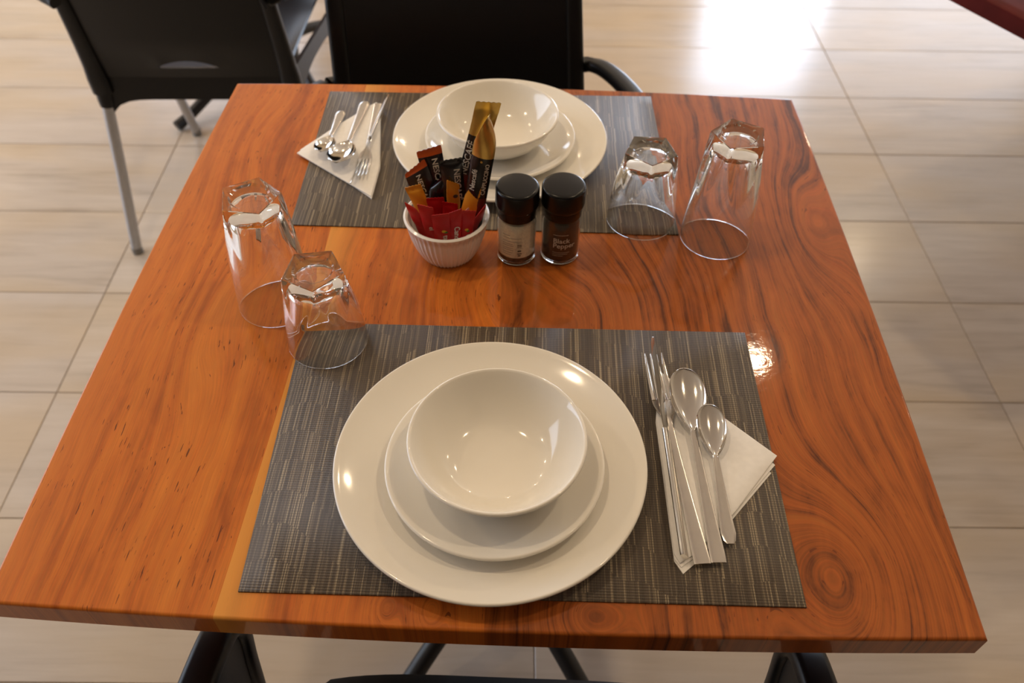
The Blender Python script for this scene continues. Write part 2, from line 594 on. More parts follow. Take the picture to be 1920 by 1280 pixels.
# floor: grout bed with rectangular wood-look tiles laid in a plain grid, turned a little to the table
floor = structure(mesh_obj('floor', *box(RX0, RX1, RY0, RY1, -0.06, -0.004), M['grout'], smooth=False))
PH = 0.029
TW, TD, G = 1.0, 0.3005, 0.0020
tv, tf = [], []
for (zz, ins) in ((-0.005, 0), (-0.0008, 0), (0.0, 0.0012)):
    hx, hy = TW / 2 - G / 2 - ins, TD / 2 - G / 2 - ins
    tv += [(-hx, -hy, zz), (hx, -hy, zz), (hx, hy, zz), (-hx, hy, zz)]
for k in (0, 4):
    for j in range(4):
        tf.append((k + j, k + (j + 1) % 4, k + 4 + (j + 1) % 4, k + 4 + j))
tf.append((8, 9, 10, 11))
tile0 = mesh_obj('tile', tv, tf, M['tile'], floor, smooth=False)
first = True
ca, sa = math.cos(PH), math.sin(PH)
for i in range(-3, 4):
    for j in range(-11, 19):
        u, vv = 0.569 + i * TW, 1.1262 - TD / 2 - j * -1 * TD - 0.0
        x, y = u * ca - vv * sa, u * sa + vv * ca
        if not (RX0 + 0.5 < x < RX1 - 0.5 and RY0 + 0.18 < y < RY1 - 0.18):
            continue
        if first:
            o, first = tile0, False
        else:
            o = tile0.copy()
            COL.objects.link(o)
        o.location = (x, y, 0)
        o.rotation_euler = (0, 0, PH)

# ------------------------------------------------------------------ the dining table
TABLE_EDGE = 0.026


def bow(y, side):
    """the sides of the top swell a few millimetres outwards in the middle"""
    t = (y - 0.39) / 0.39
    return side * (0.3965 - 0.005 * t * t)


def front_y(x):
    return -0.0040 + 0.0085 * (x / 0.392) ** 2


def back_y(x):
    return 0.7885 - 0.0105 * (x / 0.39) ** 2


def plank(name, fl, fr, mat, parent, nx=10, ny=16, rl=False, rr=False):
    """slab between two edge functions of y, rounded over on its outer edges"""
    er = 0.003
    def xy(s, t, ins):
        # s across 0..1, t along 0..1
        yc = t * 0.78
        xl, xr = fl(yc), fr(yc)
        x = xl + (xr - xl) * s
        y = front_y(x) + (back_y(x) - front_y(x)) * t
        dx = (ins if (rl and s == 0) else 0) - (ins if (rr and s == 1) else 0)
        dy = (ins if t == 0 else 0) - (ins if t == 1 else 0)
        return x + dx, y + dy
    lay = [(-TABLE_EDGE, 0.0)] + [(-er + er * math.sin(math.radians(q)), er - er * math.cos(math.radians(q))) for q in range(0, 91, 15)]
    v, f = [], []
    per = [(i / nx, 0.0) for i in range(nx)] + [(1.0, j / ny) for j in range(ny)] + [(1 - i / nx, 1.0) for i in range(nx)] + [(0.0, 1 - j / ny) for j in range(ny)]
    n = len(per)
    for z, ins in lay:
        for s, t in per:
            v.append((*xy(s, t, ins), z))
    for k in range(len(lay) - 1):
        for j in range(n):
            f.append((k * n + j, k * n + (j + 1) % n, (k + 1) * n + (j + 1) % n, (k + 1) * n + j))
    f.append(tuple((len(lay) - 1) * n + j for j in range(n)))
    f.append(tuple(range(n))[::-1])
    return mesh_obj(name, v, f, mat, parent, smooth=False)


O_ = srgb
stops_left = [(0.32, O_(112, 60, 20)), (0.41, O_(168, 95, 35)), (0.50, O_(198, 119, 45)), (0.60, O_(210, 134, 53)), (0.74, O_(224, 152, 66))]
stops_mid = [(0.32, O_(106, 56, 18)), (0.42, O_(164, 91, 32)), (0.52, O_(197, 117, 43)), (0.63, O_(212, 134, 51)), (0.78, O_(226, 155, 64))]
stops_right = [(0.32, O_(58, 31, 14)), (0.41, O_(94, 52, 22)), (0.46, O_(140, 80, 31)), (0.52, O_(164, 95, 37)), (0.62, O_(176, 106, 42)), (0.76, O_(192, 122, 51))]
M['wood_left'] = wood('orange_board', stops_left, [(-0.30, 0.30, 0.03, 0.11, 0.02), (-0.33, 0.62, 0.04, 0.10, 0.02)], k=50, warp=0.022, ystretch=0.55, pore=0.8, seed=2.0, tint=(-0.40, 0.055, 0.45, O_(206, 124, 64)))
M['wood_mid'] = wood('amber_board', stops_mid, [(-0.041, 0.011, 0.010, 0.016, 0.03), (-0.077, 0.012, 0.009, 0.014, 0.02), (-0.03, 0.37, 0.05, 0.07, 0.04)], k=46, warp=0.035, ystretch=0.6, pore=0.75, seed=11.0, tint=(-0.210, 0.050, 0.95, O_(228, 158, 72)))
M['wood_right'] = wood('dark_striped_board', stops_right, [(0.298, 0.052, 0.055, 0.085, -0.105), (0.10, 0.325, 0.075, 0.13, -0.085), (0.352, 0.50, 0.035, 0.11, 0.05), (0.08, 0.012, 0.03, 0.03, 0.05)], k=100, warp=0.030, ystretch=0.7, seed=23.0)
table = empty('dining_table', 'square varnished orange wood dining table laid for two, on black base', 'table', (0, 0, T))
j1 = lambda y: -0.2085 + 0.028 * math.sin(math.pi * min(1, max(0, y / 0.78))) * 0.25
j2 = lambda y: 0.0025 - 0.006 * (y / 0.78)
plank('plank', lambda y: bow(y, -1), j1, M['wood_left'], table, rl=True)['label'] = 'plain orange board on the left'
plank('plank', j1, j2, M['wood_mid'], table)['label'] = 'amber board with pale sapwood edge'
plank('plank', j2, lambda y: bow(y, 1), M['wood_right'], table, rr=True, nx=16)['label'] = 'darker board with strong stripes and a knot'

for o_ in table.children:
    o_.cycles.is_caustics_receiver = True


def table_base(parent, zt, cx, cy, feet=((-0.25, -0.33), (0.25, -0.33), (0.25, 0.33), (-0.25, 0.33)), floor_z=-T):
    h = zt - floor_z
    pb = MB().add(*box(cx - 0.16, cx + 0.16, cy - 0.16, cy + 0.16, zt - 0.006, zt))
    pb.build('mounting_plate', M['black_metal'], parent, smooth=False)
    v, f = lathe([(0.0, zt - 0.006), (0.032, zt - 0.006), (0.032, floor_z + 0.09), (0.045, floor_z + 0.085), (0.045, floor_z + 0.06), (0.0, floor_z + 0.06)], 24)
    mesh_obj('column', [(p[0] + cx, p[1] + cy, p[2]) for p in v], f, M['black_metal'], parent)
    for fx, fy in feet:
        path = smooth_path([(cx + fx * t, cy + fy * t, floor_z + z) for t, z in ((0.05, 0.115), (0.3, 0.112), (0.6, 0.075), (0.88, 0.03), (1.0, 0.0165))], 5)
        v, f = sweep(path, circle(0.0155, 12))
        mesh_obj('foot', v, f, M['black_metal'], parent, angle=60)


table_base(table, -TABLE_EDGE, 0.0, 0.39, feet=((-0.175, -0.231), (0.175, -0.231), (0.175, 0.231), (-0.175, 0.231)))

# ------------------------------------------------------------------ chairs
def make_chair(label):
    c = empty('armchair', label, 'chair', (0, 0, 0), 0, 'black plastic armchairs')
    # seat shell with a curled front lip and deep side rails
    def seat(u, v):
        y = -0.215 + 0.440 * u
        hw = 0.198 + 0.024 * u ** 1.5
        s = (v - 0.5) * 2
        x = hw * s
        z = 0.452 - 0.014 * math.sin(math.pi * u) * (1 - s * s)
        z += 0.006 * s * s - 0.022 * (1 - u) ** 1.2 * (1 - s ** 8)
        if u > 0.86:
            z -= ((u - 0.86) / 0.14) ** 2 * 0.026
        if u > 0.9:
            x *= 1 - 0.10 * ((u - 0.9) / 0.1) ** 2
        if u > 0.9:
            y -= 0.012 * s ** 4
        return (x, y, z)
    b = MB().add(*surf(seat, 24, 20, 0.006))
    b.build('seat', M['black_plastic'], c, angle=60)
    # apron rails round the seat, dropping to the leg sockets
    ap = MB()
    def rail(p0, p1, drop_mid, drop_end, ex=6, n=18):
        p0, p1 = Vector(p0), Vector(p1)
        d = (p1 - p0).normalized()
        side = Vector((d.y, -d.x, 0)) * 0.004
        top, vv, ff = [], [], []
        for i in range(n + 1):
            t = i / n
            p = p0.lerp(p1, t)
            e = abs(2 * t - 1) ** ex
            dz = drop_mid + (drop_end - drop_mid) * e
            for sgn in (1, -1):
                vv.append(p + side * sgn)
                vv.append(p + side * sgn - Vector((0, 0, dz)))
        for i in range(n):
            a = i * 4
            for (q, r) in ((0, 1), (1, 3), (3, 2), (2, 0)):
                ff.append((a + q, a + r, a + 4 + r, a + 4 + q))
        ff.append((0, 1, 3, 2)); a = n * 4; ff.append((a, a + 2, a + 3, a + 1))
        ap.add(vv, ff)
    rail((-0.200, -0.213, 0.456), (0.200, -0.213, 0.456), 0.060, 0.095, 8)
    rail((0.202, -0.213, 0.458), (0.256, 0.180, 0.446), 0.040, 0.085, 2.5)
    rail((-0.202, -0.213, 0.458), (-0.256, 0.180, 0.446), 0.040, 0.085, 2.5)
    ap.build('apron', M['black_plastic'], c, angle=50)
    # backrest: gently hollowed panel with a crescent hand hole low down
    NZ, NX = 22, 26
    zs = [0.452, 0.462, 0.472, 0.478, 0.498] + [0.498 + (0.83 - 0.498) * i / (NZ - 4) for i in range(1, NZ - 3)]
    NZ = len(zs) - 1
    def bp(i, j):
        z = zs[i]
        s = (j / NX - 0.5) * 2
        t = (z - 0.452) / 0.378
        hw = 0.202 - 0.012 * t
        if t > 0.86:
            hw -= 0.045 * ((t - 0.86) / 0.14) ** 2
        if i == 4 and abs(s) < 0.36:
            z = 0.479 + 0.019 * (1 - (s / 0.36) ** 2)
        y = -0.213 - 0.085 * t ** 1.25 - 0.022 * (1 - s * s) * min(1, t * 4 + 0.1)
        return Vector((hw * s, y, z))
    keep = lambda i, j: not (i == 3 and abs((j + 0.5) / NX - 0.5) * 2 < 0.33)
    vv, ff = [], []
    th = 0.007
    for k in (0, 1):
        for i in range(NZ + 1):
            for j in range(NX + 1):
                vv.append(bp(i, j) - Vector((0, th * k, 0)))
    Nn = (NZ + 1) * (NX + 1)
    ix = lambda i, j: i * (NX + 1) + j
    edges = {}
    for i in range(NZ):
        for j in range(NX):
            if keep(i, j):
                q = (ix(i, j), ix(i, j + 1), ix(i + 1, j + 1), ix(i + 1, j))
                ff.append(q)
                ff.append(tuple(a + Nn for a in q[::-1]))
                for a, d in zip(q, q[1:] + q[:1]):
                    edges[(a, d)] = 1
    for (a, d) in list(edges):
        if (d, a) not in edges:
            ff.append((a, a + Nn, d + Nn, d))
    bk = MB().add(vv, ff)
    edge = [bp(i, 0) for i in range(NZ + 1)] + [bp(NZ, j) for j in range(1, NX + 1)] + [bp(i, NX) for i in range(NZ - 1, -1, -1)]
    edge = [p + Vector((0, -0.006, 0)) for p in edge]
    edge = [edge[0] - Vector((0, -0.004, 0.035))] + edge + [edge[-1] - Vector((0, -0.004, 0.035))]
    bk.add(*sweep(edge, rrect(0.022, 0.018, 0.007, 3), up=(0, 1, 0), scale=lambda t: (1.25 + 0.75 * abs(2 * t - 1) ** 4, 1.15 + 0.75 * abs(2 * t - 1) ** 4)))
    bk.build('backrest', M['black_plastic'], c, angle=50)
    # armrests: one moulded loop each, from the backrest forward and down to the front socket
    for s in (-1, 1):
        path = smooth_path([(s * 0.195, -0.280, 0.640), (s * 0.240, -0.240, 0.650), (s * 0.268, -0.13, 0.653), (s * 0.274, 0.02, 0.650), (s * 0.267, 0.158, 0.642),
                            (s * 0.266, 0.198, 0.612), (s * 0.269, 0.192, 0.54), (s * 0.272, 0.180, 0.445)], 6)
        sc = lambda t: (0.75 + 0.25 * min(1, t * 5), 1.0)
        n = len(path)
        rings = []
        for i, p in enumerate(path):
            d = (path[min(i + 1, n - 1)] - path[max(i - 1, 0)]).normalized()
            side = Vector((1, 0, 0)) - d * d.x
            if abs(d.x) > 0.8:
                side = Vector((0, 1, 0)) - d * d.y
            side.normalize()
            up = side.cross(d).normalized()
            k = sc(i / (n - 1))
            rings.append([p + side * (a * k[0]) + up * bq for a, bq in rrect(0.031, 0.020, 0.007, 3)])
        ar = MB().add(*loft(rings))
        web = [(0.00, 0.648), (0.17, 0.640), (0.193, 0.610), (0.188, 0.54), (0.178, 0.46), (0.164, 0.49), (0.148, 0.545), (0.118, 0.590), (0.07, 0.618), (0.01, 0.636)]
        wx = lambda y, z: s * (0.267 + 0.004 * max(0, (0.62 - z)) / 0.1)
        ar.add(*loft([[(wx(y, z) - 0.011, y, z) for y, z in web], [(wx(y, z) + 0.011, y, z) for y, z in web]]))
        ar.build('armrest', M['black_plastic'], c, angle=50)
    # four tube legs in moulded sockets
    for (tx, ty, fx, fy) in ((-0.200, -0.208, -0.248, -0.262), (0.200, -0.208, 0.248, -0.262), (-0.254, 0.178, -0.222, 0.250), (0.254, 0.178, 0.222, 0.250)):
        top, ft = Vector((tx, ty, 0.44)), Vector((fx, fy, 0.0))
        d = (ft - top)
        lg = MB().add(*sweep([top, top + d * 0.5, ft + Vector((0, 0, 0.012))], circle(0.0125, 14), up=(0, 1, 0)))
        leg = lg.build('leg', M['aluminium'], c, angle=60)
        sk = MB().add(*sweep([top + Vector((0, 0, 0.012)), top + d * 0.10, top + d * 0.135], circle(0.0205, 14), up=(0, 1, 0), scale=lambda t: (1.0 - 0.26 * t, 1.0 - 0.26 * t)))
        sk.build('leg_socket', M['black_plastic'], leg, angle=60)
        fc = MB().add(*sweep([ft + Vector((0, 0, 0.018)), ft], circle(0.0129, 14), up=(0, 1, 0)))
        fc.build('foot_cap', M['foot_rubber'], leg, angle=60)
    return c


ch_near = make_chair('black plastic armchair pushed in at the near edge of the table')
ch_near.location = (0.024, -0.148, 0)
ch_far = copy_thing(ch_near, 'black plastic armchair facing us across the table, behind the far plate')
ch_far.location = (-0.040, 0.742, 0)
ch_far.rotation_euler = (0, 0, math.radians(192))
ch_left = copy_thing(ch_near, 'black plastic chair with aluminium legs seen from behind, back left')
ch_left.location = (-0.700, 1.520, 0)
ch_left.rotation_euler = (0, 0, math.radians(3.2))

# neighbouring tables
t2 = empty('dining_table', 'neighbouring table with black arched feet beyond the chair back left', 'table', (-0.745, 2.10, T))
b = MB()
b.add(*box(-0.4, 0.4, -0.39, 0.39, -0.026, 0.0))
tp = b.build('table_top', M['wood_left'], t2, smooth=False)
table_base(t2, -0.026, 0, 0, feet=((-0.25, -0.33), (0.215, -0.33), (0.25, 0.33), (-0.25, 0.33)))
t3 = empty('dining_table', 'dark red wooden table with its corner in the top right', 'table', (1.657, 1.587, T), math.radians(29.3))
b = MB()
pts = rrect(2.0, 0.9, 0.03, 5)
b.add(*loft([[(x, y, -0.03) for x, y in pts], [(x, y, -0.003) for x, y in pts], [(x * 0.995, y * 0.995, 0) for x, y in pts]]))
b.build('table_top', M['red_wood'], t3, angle=40)
table_base(t3, -0.03, 0.45, 0, feet=((-0.2, -0.2), (0.2, -0.2), (0.2, 0.2), (-0.2, 0.2)))


# ------------------------------------------------------------------ place mats
def place_mat(corners, label):
    cx = sum(p[0] for p in corners) / 4
    cy = sum(p[1] for p in corners) / 4
    q = [(x - cx, y - cy) for x, y in corners]     # tl, tr, br, bl
    n = 12
    per = []
    for k in range(4):
        a, d = Vector(q[k]), Vector(q[(k + 1) % 4])
        per += [a.lerp(d, i / n) for i in range(n)]
    rings = [[(p.x, p.y, 0.0002) for p in per], [(p.x, p.y, 0.0013) for p in per], [(p.x * 0.998, p.y * 0.997, 0.0017) for p in per]]
    o = mesh_obj('place_mat', *loft(rings), M['mat'], angle=50, loc=(cx, cy, T))
    o.cycles.is_caustics_receiver = True
    return tag(o, label, 'placemat', 'grey woven place mats')


MZ = 0.0017
place_mat([(-0.2008, 0.3154), (0.2533, 0.3214), (0.2556, 0.0246), (-0.1940, 0.0204)], 'grey woven place mat at the near setting, under the large near plate')
place_mat([(-0.2559, 0.7604), (0.1926, 0.7712), (0.2009, 0.4746), (-0.2496, 0.4703)], 'grey woven place mat at the far setting, under the far plate')


# ------------------------------------------------------------------ plates and bowls
def dish(name, prof, loc, label, cat, group):
    o = mesh_obj(name, *lathe(prof, 128), M['porcelain'], angle=55, loc=loc)
    return tag(o, label, cat, group)


# profiles run from the inner centre out over the rim and back underneath
dinner = [(0, 0.0062), (0.05, 0.0062), (0.085, 0.0066), (0.098, 0.0080), (0.110, 0.0108), (0.121, 0.0145), (0.130, 0.0182), (0.1338, 0.0200)] + \
    arc(0.1344, 0.0183, 0.0019, 80, -70, 6) + [(0.128, 0.0128), (0.115, 0.0075), (0.100, 0.0035), (0.092, 0.0026), (0.090, 0.0), (0.086, 0.0), (0.084, 0.0018), (0.0, 0.0018)]
side = [(0, 0.0058), (0.045, 0.0058), (0.058, 0.0064), (0.068, 0.0080), (0.078, 0.0112), (0.087, 0.0155), (0.0918, 0.0184)] + \
    arc(0.0930, 0.0168, 0.0018, 95, -65, 6) + [(0.088, 0.0115), (0.078, 0.0068), (0.066, 0.0033), (0.060, 0.0026), (0.058, 0.0), (0.054, 0.0), (0.053, 0.0018), (0.0, 0.0018)]
bowl = [(0, 0.0056), (0.022, 0.0056), (0.034, 0.0066), (0.042, 0.0092), (0.049, 0.0140), (0.056, 0.0208), (0.063, 0.0292), (0.0685, 0.0380), (0.0718, 0.0432)] + \
    arc(0.0737, 0.0428, 0.0019, 110, -55, 6) + [(0.0722, 0.0385), (0.066, 0.0265), (0.058, 0.0155), (0.050, 0.0080), (0.043, 0.0040), (0.040, 0.0030), (0.0385, 0.0), (0.035, 0.0), (0.034, 0.0018), (0.0, 0.0018)]
for (dx, dy, sx, sy, bx, by, wh) in ((0.0003, 0.1430, 0.0042, 0.1370, 0.0062, 0.1385, 'near'), (-0.0128, 0.6370, -0.0122, 0.6310, -0.0155, 0.6300, 'far')):
    dish('dinner_plate', dinner, (dx, dy, T + MZ), 'large white dinner plate at the %s setting, lying on the grey mat' % wh, 'plate', 'white dinner plates')
    z1 = T + MZ + 0.0064
    dish('side_plate', side, (sx, sy, z1), 'smaller white side plate on the %s dinner plate, under a bowl' % wh, 'plate', 'white side plates')
    dish('cereal_bowl', bowl, (bx, by, z1 + 0.0060), 'white porcelain bowl on top of the %s stack of plates' % wh, 'bowl', 'white bowls')


# ------------------------------------------------------------------ tumblers, standing upside down
def make_tumbler(H, label, rot, loc):
    RB, RR, AP = 0.0300, 0.0400, 0.0243          # base radius, rim radius, base apothem
    zf = H * 0.30                                 # height at which the facets die out
    def ro(z, a):
        """outer radius at height z above the table (0 = rim)"""
        k = z / H
        rc = RR - (RR - RB) * k ** 1.15
        ap = AP + (RR * 1.0 - AP) * ((H - z) / (H - zf)) ** 1.05 if z > zf else 9
        d = (a - rot) % (2 * math.pi / 5) - math.pi / 5
        return min(rc, ap / math.cos(d))
    seg = 160
    zi = H - 0.0205                               # inside bottom
    outer = [i / 40 * H for i in range(41)]
    rows = []
    def ri(z):
        k = z / H
        base = RR - 0.0019 - (RR - 0.0019 - 0.0213) * (k * H / zi) ** 1.25
        return base
    inner = [zi * i / 26 for i in range(26, -1, -1)]
    v, f, idx = [], [], []
    def ring(fn, z):
        row = []
        for s in range(seg):
            a = 2 * math.pi * s / seg
            r = fn(z, a)
            row.append(len(v))
            v.append((r * math.cos(a), r * math.sin(a), z))
        idx.append(row)
    # inside centre -> inside wall -> rim -> outside -> base centre
    for (rr, zz) in ((0.004, zi + 0.0), (0.012, zi + 0.0002), (0.017, zi - 0.0003)):
        ring(lambda z, a, q=rr: q, zz)
    for z in inner[:]:
        if z > zi - 0.0035:
            ring(lambda z_, a: ri(zi - 0.0035) - 0.0030 * ((z_ - zi + 0.0035) / 0.0035) ** 2, z - 0.0008 if z == zi else z)
        elif z > 0.0012:
            ring(lambda z_, a: ri(z_), z)
    for q in range(0, 181, 20):
        ring(lambda z, a, q=q: RR - 0.0010 - 0.0010 * math.cos(math.radians(q)), 0.0010 - 0.0010 * math.sin(math.radians(q)))
    for z in outer[1:-1]:
        ring(ro, z)
    ring(ro, H - 0.0006)
    ring(lambda z, a: ro(H, a) - 0.0006, H)
    ring(lambda z, a: 0.0195, H - 0.0001)
    ring(lambda z, a: 0.0172, H - 0.0016)
    ring(lambda z, a: 0.006, H - 0.0022)
    n = len(idx)
    for i in range(n - 1):
        for s in range(seg):
            k = (s + 1) % seg
            f.append((idx[i][s], idx[i][k], idx[i + 1][k], idx[i + 1][s]))
    f.append(tuple(idx[0]))
    f.append(tuple(idx[-1])[::-1])
    o = mesh_obj('tumbler', v, f, M['glass'], angle=28, loc=(loc[0], loc[1], T + loc[2]))
    o.cycles.is_caustics_caster = True
    return tag(o, label, 'glass', 'upturned faceted tumblers')


dg = math.radians
make_tumbler(0.138, 'tall clear tumbler upside down, on the left side of the table', dg(158), (-0.2362, 0.3470, 0.0))
make_tumbler(0.096, 'short clear tumbler upside down, half on the near mat corner', dg(137), (-0.1722, 0.2926, 0.0018))
make_tumbler(0.096, 'short clear tumbler upside down, on the far mat corner', dg(124), (0.1583, 0.5010, 0.0018))
make_tumbler(0.138, 'tall clear tumbler upside down, at the right near the table edge', dg(170), (0.2425, 0.4740, 0.0))


# ------------------------------------------------------------------ napkins and cutlery
def make_napkin(label, loc, rz):
    e = empty('paper_napkin', label, 'napkin', loc, rz, 'folded white paper napkins')
    layers = [([(0.0005, 0.2120), (0.0900, 0.0980), (0.0480, 0.0490), (0.0115, 0.0070), (0.0012, -0.0022), (-0.0050, 0.0090), (-0.0082, 0.1500)], 0.0, 0.0011),
              ([(0.0005, 0.2125), (0.0945, 0.1060), (0.0500, 0.0545), (0.0120, 0.0120), (0.0000, 0.0030), (-0.0050, 0.0100), (-0.0082, 0.1500)], 0.0012, 0.0023),
              ([(0.0010, 0.2100), (0.0975, 0.1150), (0.0515, 0.0560), (0.0130, 0.0150), (-0.0010, 0.0060), (-0.0048, 0.0140), (-0.0075, 0.1500)], 0.0024, 0.0038)]
    for k, (pts, z0, z1) in enumerate(layers):
        cx = sum(p[0] for p in pts) / len(pts)
        cy = sum(p[1] for p in pts) / len(pts)
        def dense(sc):
            out = []
            for i, p in enumerate(pts):
                q = pts[(i + 1) % len(pts)]
                for t in range(5):
                    x = p[0] + (q[0] - p[0]) * t / 5
                    y = p[1] + (q[1] - p[1]) * t / 5
                    out.append((cx + (x - cx) * sc, cy + (y - cy) * sc))
            return out
        puff = 0.0009 if k == 2 else 0.0002
        rings = [[(x, y, z0) for x, y in dense(1.0)], [(x, y, z1 - 0.0002) for x, y in dense(1.0)], [(x, y, z1 + puff * 0.5) for x, y in dense(0.97)],
                 [(x, y, z1 + puff) for x, y in dense(0.7)], [(x, y, z1 + puff) for x, y in dense(0.3)]]
        mesh_obj('folded_layer', *loft(rings), M['paper'], e, angle=50)
    return e


make_napkin('white paper napkin folded to a triangle under the near cutlery', (0.1595, 0.0510, T + MZ), 0)
make_napkin('white paper napkin folded to a triangle under the far spoons', (-0.1855, 0.7320, T + MZ), dg(186.5))
NZT = 0.0047 + MZ


def strip(stations, m=8, thick=0.0016, curve=0.0):
    """flat metal bar: stations (y, half width, z, dish)"""
    rings = []
    for (y, hw, z, dsh) in stations:
        top, bot = [], []
        for j in range(m + 1):
            s = -1 + 2 * j / m
            zz = z + dsh * (s * s)
            e = (1 - s ** 6) * 0.5 + 0.5
            top.append((hw * s, y, zz + thick / 2 * (0.35 + 0.65 * math.sqrt(max(0, 1 - s ** 4)))))
            bot.append((hw * s, y, zz - thick / 2 * (0.35 + 0.65 * math.sqrt(max(0, 1 - s ** 4)))))
        rings.append(top + bot[::-1])
    return loft(rings)


def make_spoon(L, bw, hw, square, label, loc, rz, tilt=0.0, sc=1.0):
    e = empty('spoon', label, 'spoon', loc, rz, 'stainless spoons')
    e.rotation_euler = (tilt, 0, rz)
    bl = bw * 1.92                      # bowl length
    yb = L - bl
    nk = 0.0026
    st = []
    ends = [(0.0, hw * (0.96 if square else 0.45)), (0.003, hw * (0.99 if square else 0.80)), (0.010, hw)]
    for y, hq in ends:
        st.append((y, hq, 0.0005, 0.0))
    for t in (0.2, 0.4, 0.6, 0.8, 0.93, 1.0):
        y = 0.010 + (yb - 0.010 + 0.002) * t
        st.append((y, hw + (nk - hw) * t ** 0.9, 0.0005 + 0.004 * t ** 2.2, 0.0003 * t))
    mesh_obj('handle', *strip(st, thick=0.0019), M['steel_dull'], e, angle=45)
    def bowl_fn(u, v):
        t = u
        # egg shaped outline
        yy = yb + bl * t
        k = min(1, max(0, t))
        wdt = bw / 2 * (max(0.0, 1 - ((0.60 - k) / 0.60) ** 2) ** 0.82 if k < 0.60 else max(0.0, 1 - ((k - 0.60) / 0.40) ** 2) ** 0.5)
        wdt = max(wdt, nk if k < 0.3 else 0.0004)
        s = (v - 0.5) * 2
        r2 = s * s
        depth = 0.0075 * (bw / 0.036) * (max(0.0, 1 - ((k - 0.52) / 0.56) ** 2))
        z = 0.0045 + 0.012 * (bw / 0.036) * k ** 1.3 - depth * (1 - r2) ** 0.8 + depth * 0.35
        return (wdt * s, yy, z)
    us = 26
    mesh_obj('bowl', *surf(lambda u, v: bowl_fn(0.5 - 0.5 * math.cos(math.pi * u), v), us, 18, 0.0011), M['steel'], e, angle=60)
    e.scale = (sc, sc, sc)
    return e


def make_fork(L, label, loc, rz, sc=1.0):
    e = empty('fork', label, 'fork', loc, rz, 'stainless forks')
    st = [(0.0, 0.0066, 0.0005, 0), (0.003, 0.0069, 0.0005, 0), (0.02, 0.0064, 0.0005, 0), (0.06, 0.0050, 0.001, 0), (0.11, 0.0036, 0.0022, 0), (0.135, 0.0030, 0.004, 0.0002),
          (0.146, 0.0050, 0.0040, 0.0004), (0.153, 0.0085, 0.0028, 0.0008), (0.162, 0.0104, 0.0016, 0.0008), (0.170, 0.0107, 0.0013, 0.0004)]
    mesh_obj('handle', *strip(st, thick=0.0018), M['steel_dull'], e, angle=45)
    for k in range(4):
        x0 = (-1.5 + k) * 0.0055
        ts = []
        for t in range(8):
            q = t / 7
            y = 0.168 + (L - 0.168) * q
            ts.append((y, 0.0023 * (1 - 0.7 * q ** 2), 0.0014 + 0.0055 * q ** 1.8 + 0.0010 * abs(-1.5 + k) / 1.5, 0.0))
        v, f = strip(ts, m=4, thick=0.0016)
        mesh_obj('tine', [(x + x0, y, z) for x, y, z in v], f, M['steel'], e, angle=45)
    e.scale = (sc, sc, sc)
    return e


def make_knife(L, label, loc, rz, roll, tilt, sc=1.0):
    e = empty('table_knife', label, 'knife', loc, 0, 'stainless table knives')
    st = [(0.0, 0.0052, 0, 0), (0.002, 0.0058, 0, 0), (0.03, 0.0058, 0, 0), (0.08, 0.0050, 0, 0), (0.115, 0.0044, 0, 0), (0.122, 0.0046, 0, 0)]
    v, f = strip(st, thick=0.0046, m=8)
    mesh_obj('handle', v, f, M['steel'], e, angle=45)
    st = [(0.120, 0.0046, 0), (0.126, 0.0070, 0), (0.15, 0.0082, 0), (0.19, 0.0085, 0.0), (L - 0.03, 0.0080, 0.0), (L - 0.012, 0.0058, 0.001), (L - 0.004, 0.0030, 0.002), (L, 0.0006, 0.003)]
    rings = []
    for y, hw, sh in st:
        rings.append([(-hw + sh, y, 0.0), (0 + sh, y, 0.0012), (hw + sh, y, 0.0011), (hw + sh, y, -0.0011), (0 + sh, y, -0.0012)])
    mesh_obj('blade', *loft(rings), M['steel'], e, angle=30)
    e.rotation_mode = 'QUATERNION'
    e.rotation_quaternion = (Matrix.Rotation(rz, 3, 'Z') @ Matrix.Rotation(tilt, 3, 'X') @ Matrix.Rotation(roll, 3, 'Y')).to_quaternion()
    e.scale = (sc, sc, sc)
    return e


def heading(a, b_):
    return math.atan2(-(b_[0] - a[0]), b_[1] - a[1])


TZ = T + NZT
a_, b_ = (0.1764, 0.0556), (0.1535, 0.2761)
make_fork(0.2215, 'stainless fork with four tines, near setting, between knife and spoon', (*a_, TZ + 0.0006), heading(a_, b_))
a_, b_ = (0.1897, 0.0572), (0.1777, 0.2575)
make_spoon(0.1915, 0.0345, 0.0064, True, 'large stainless spoon, near setting, between fork and teaspoon', (*a_, TZ + 0.0006), heading(a_, b_), dg(1.1))
a_, b_ = (0.2014, 0.0745), (0.1976, 0.2150)
make_spoon(0.1345, 0.0275, 0.0064, False, 'small stainless teaspoon, rightmost on the near napkin', (*a_, TZ + 0.0006), heading(a_, b_), dg(0.8))
a_, b_ = (0.1610, 0.0585), (0.1515, 0.2910)
make_knife(0.2330, 'stainless table knife standing on edge, leftmost on the near napkin', (*a_, TZ + 0.0067), heading(a_, b_), dg(60), dg(2.9))
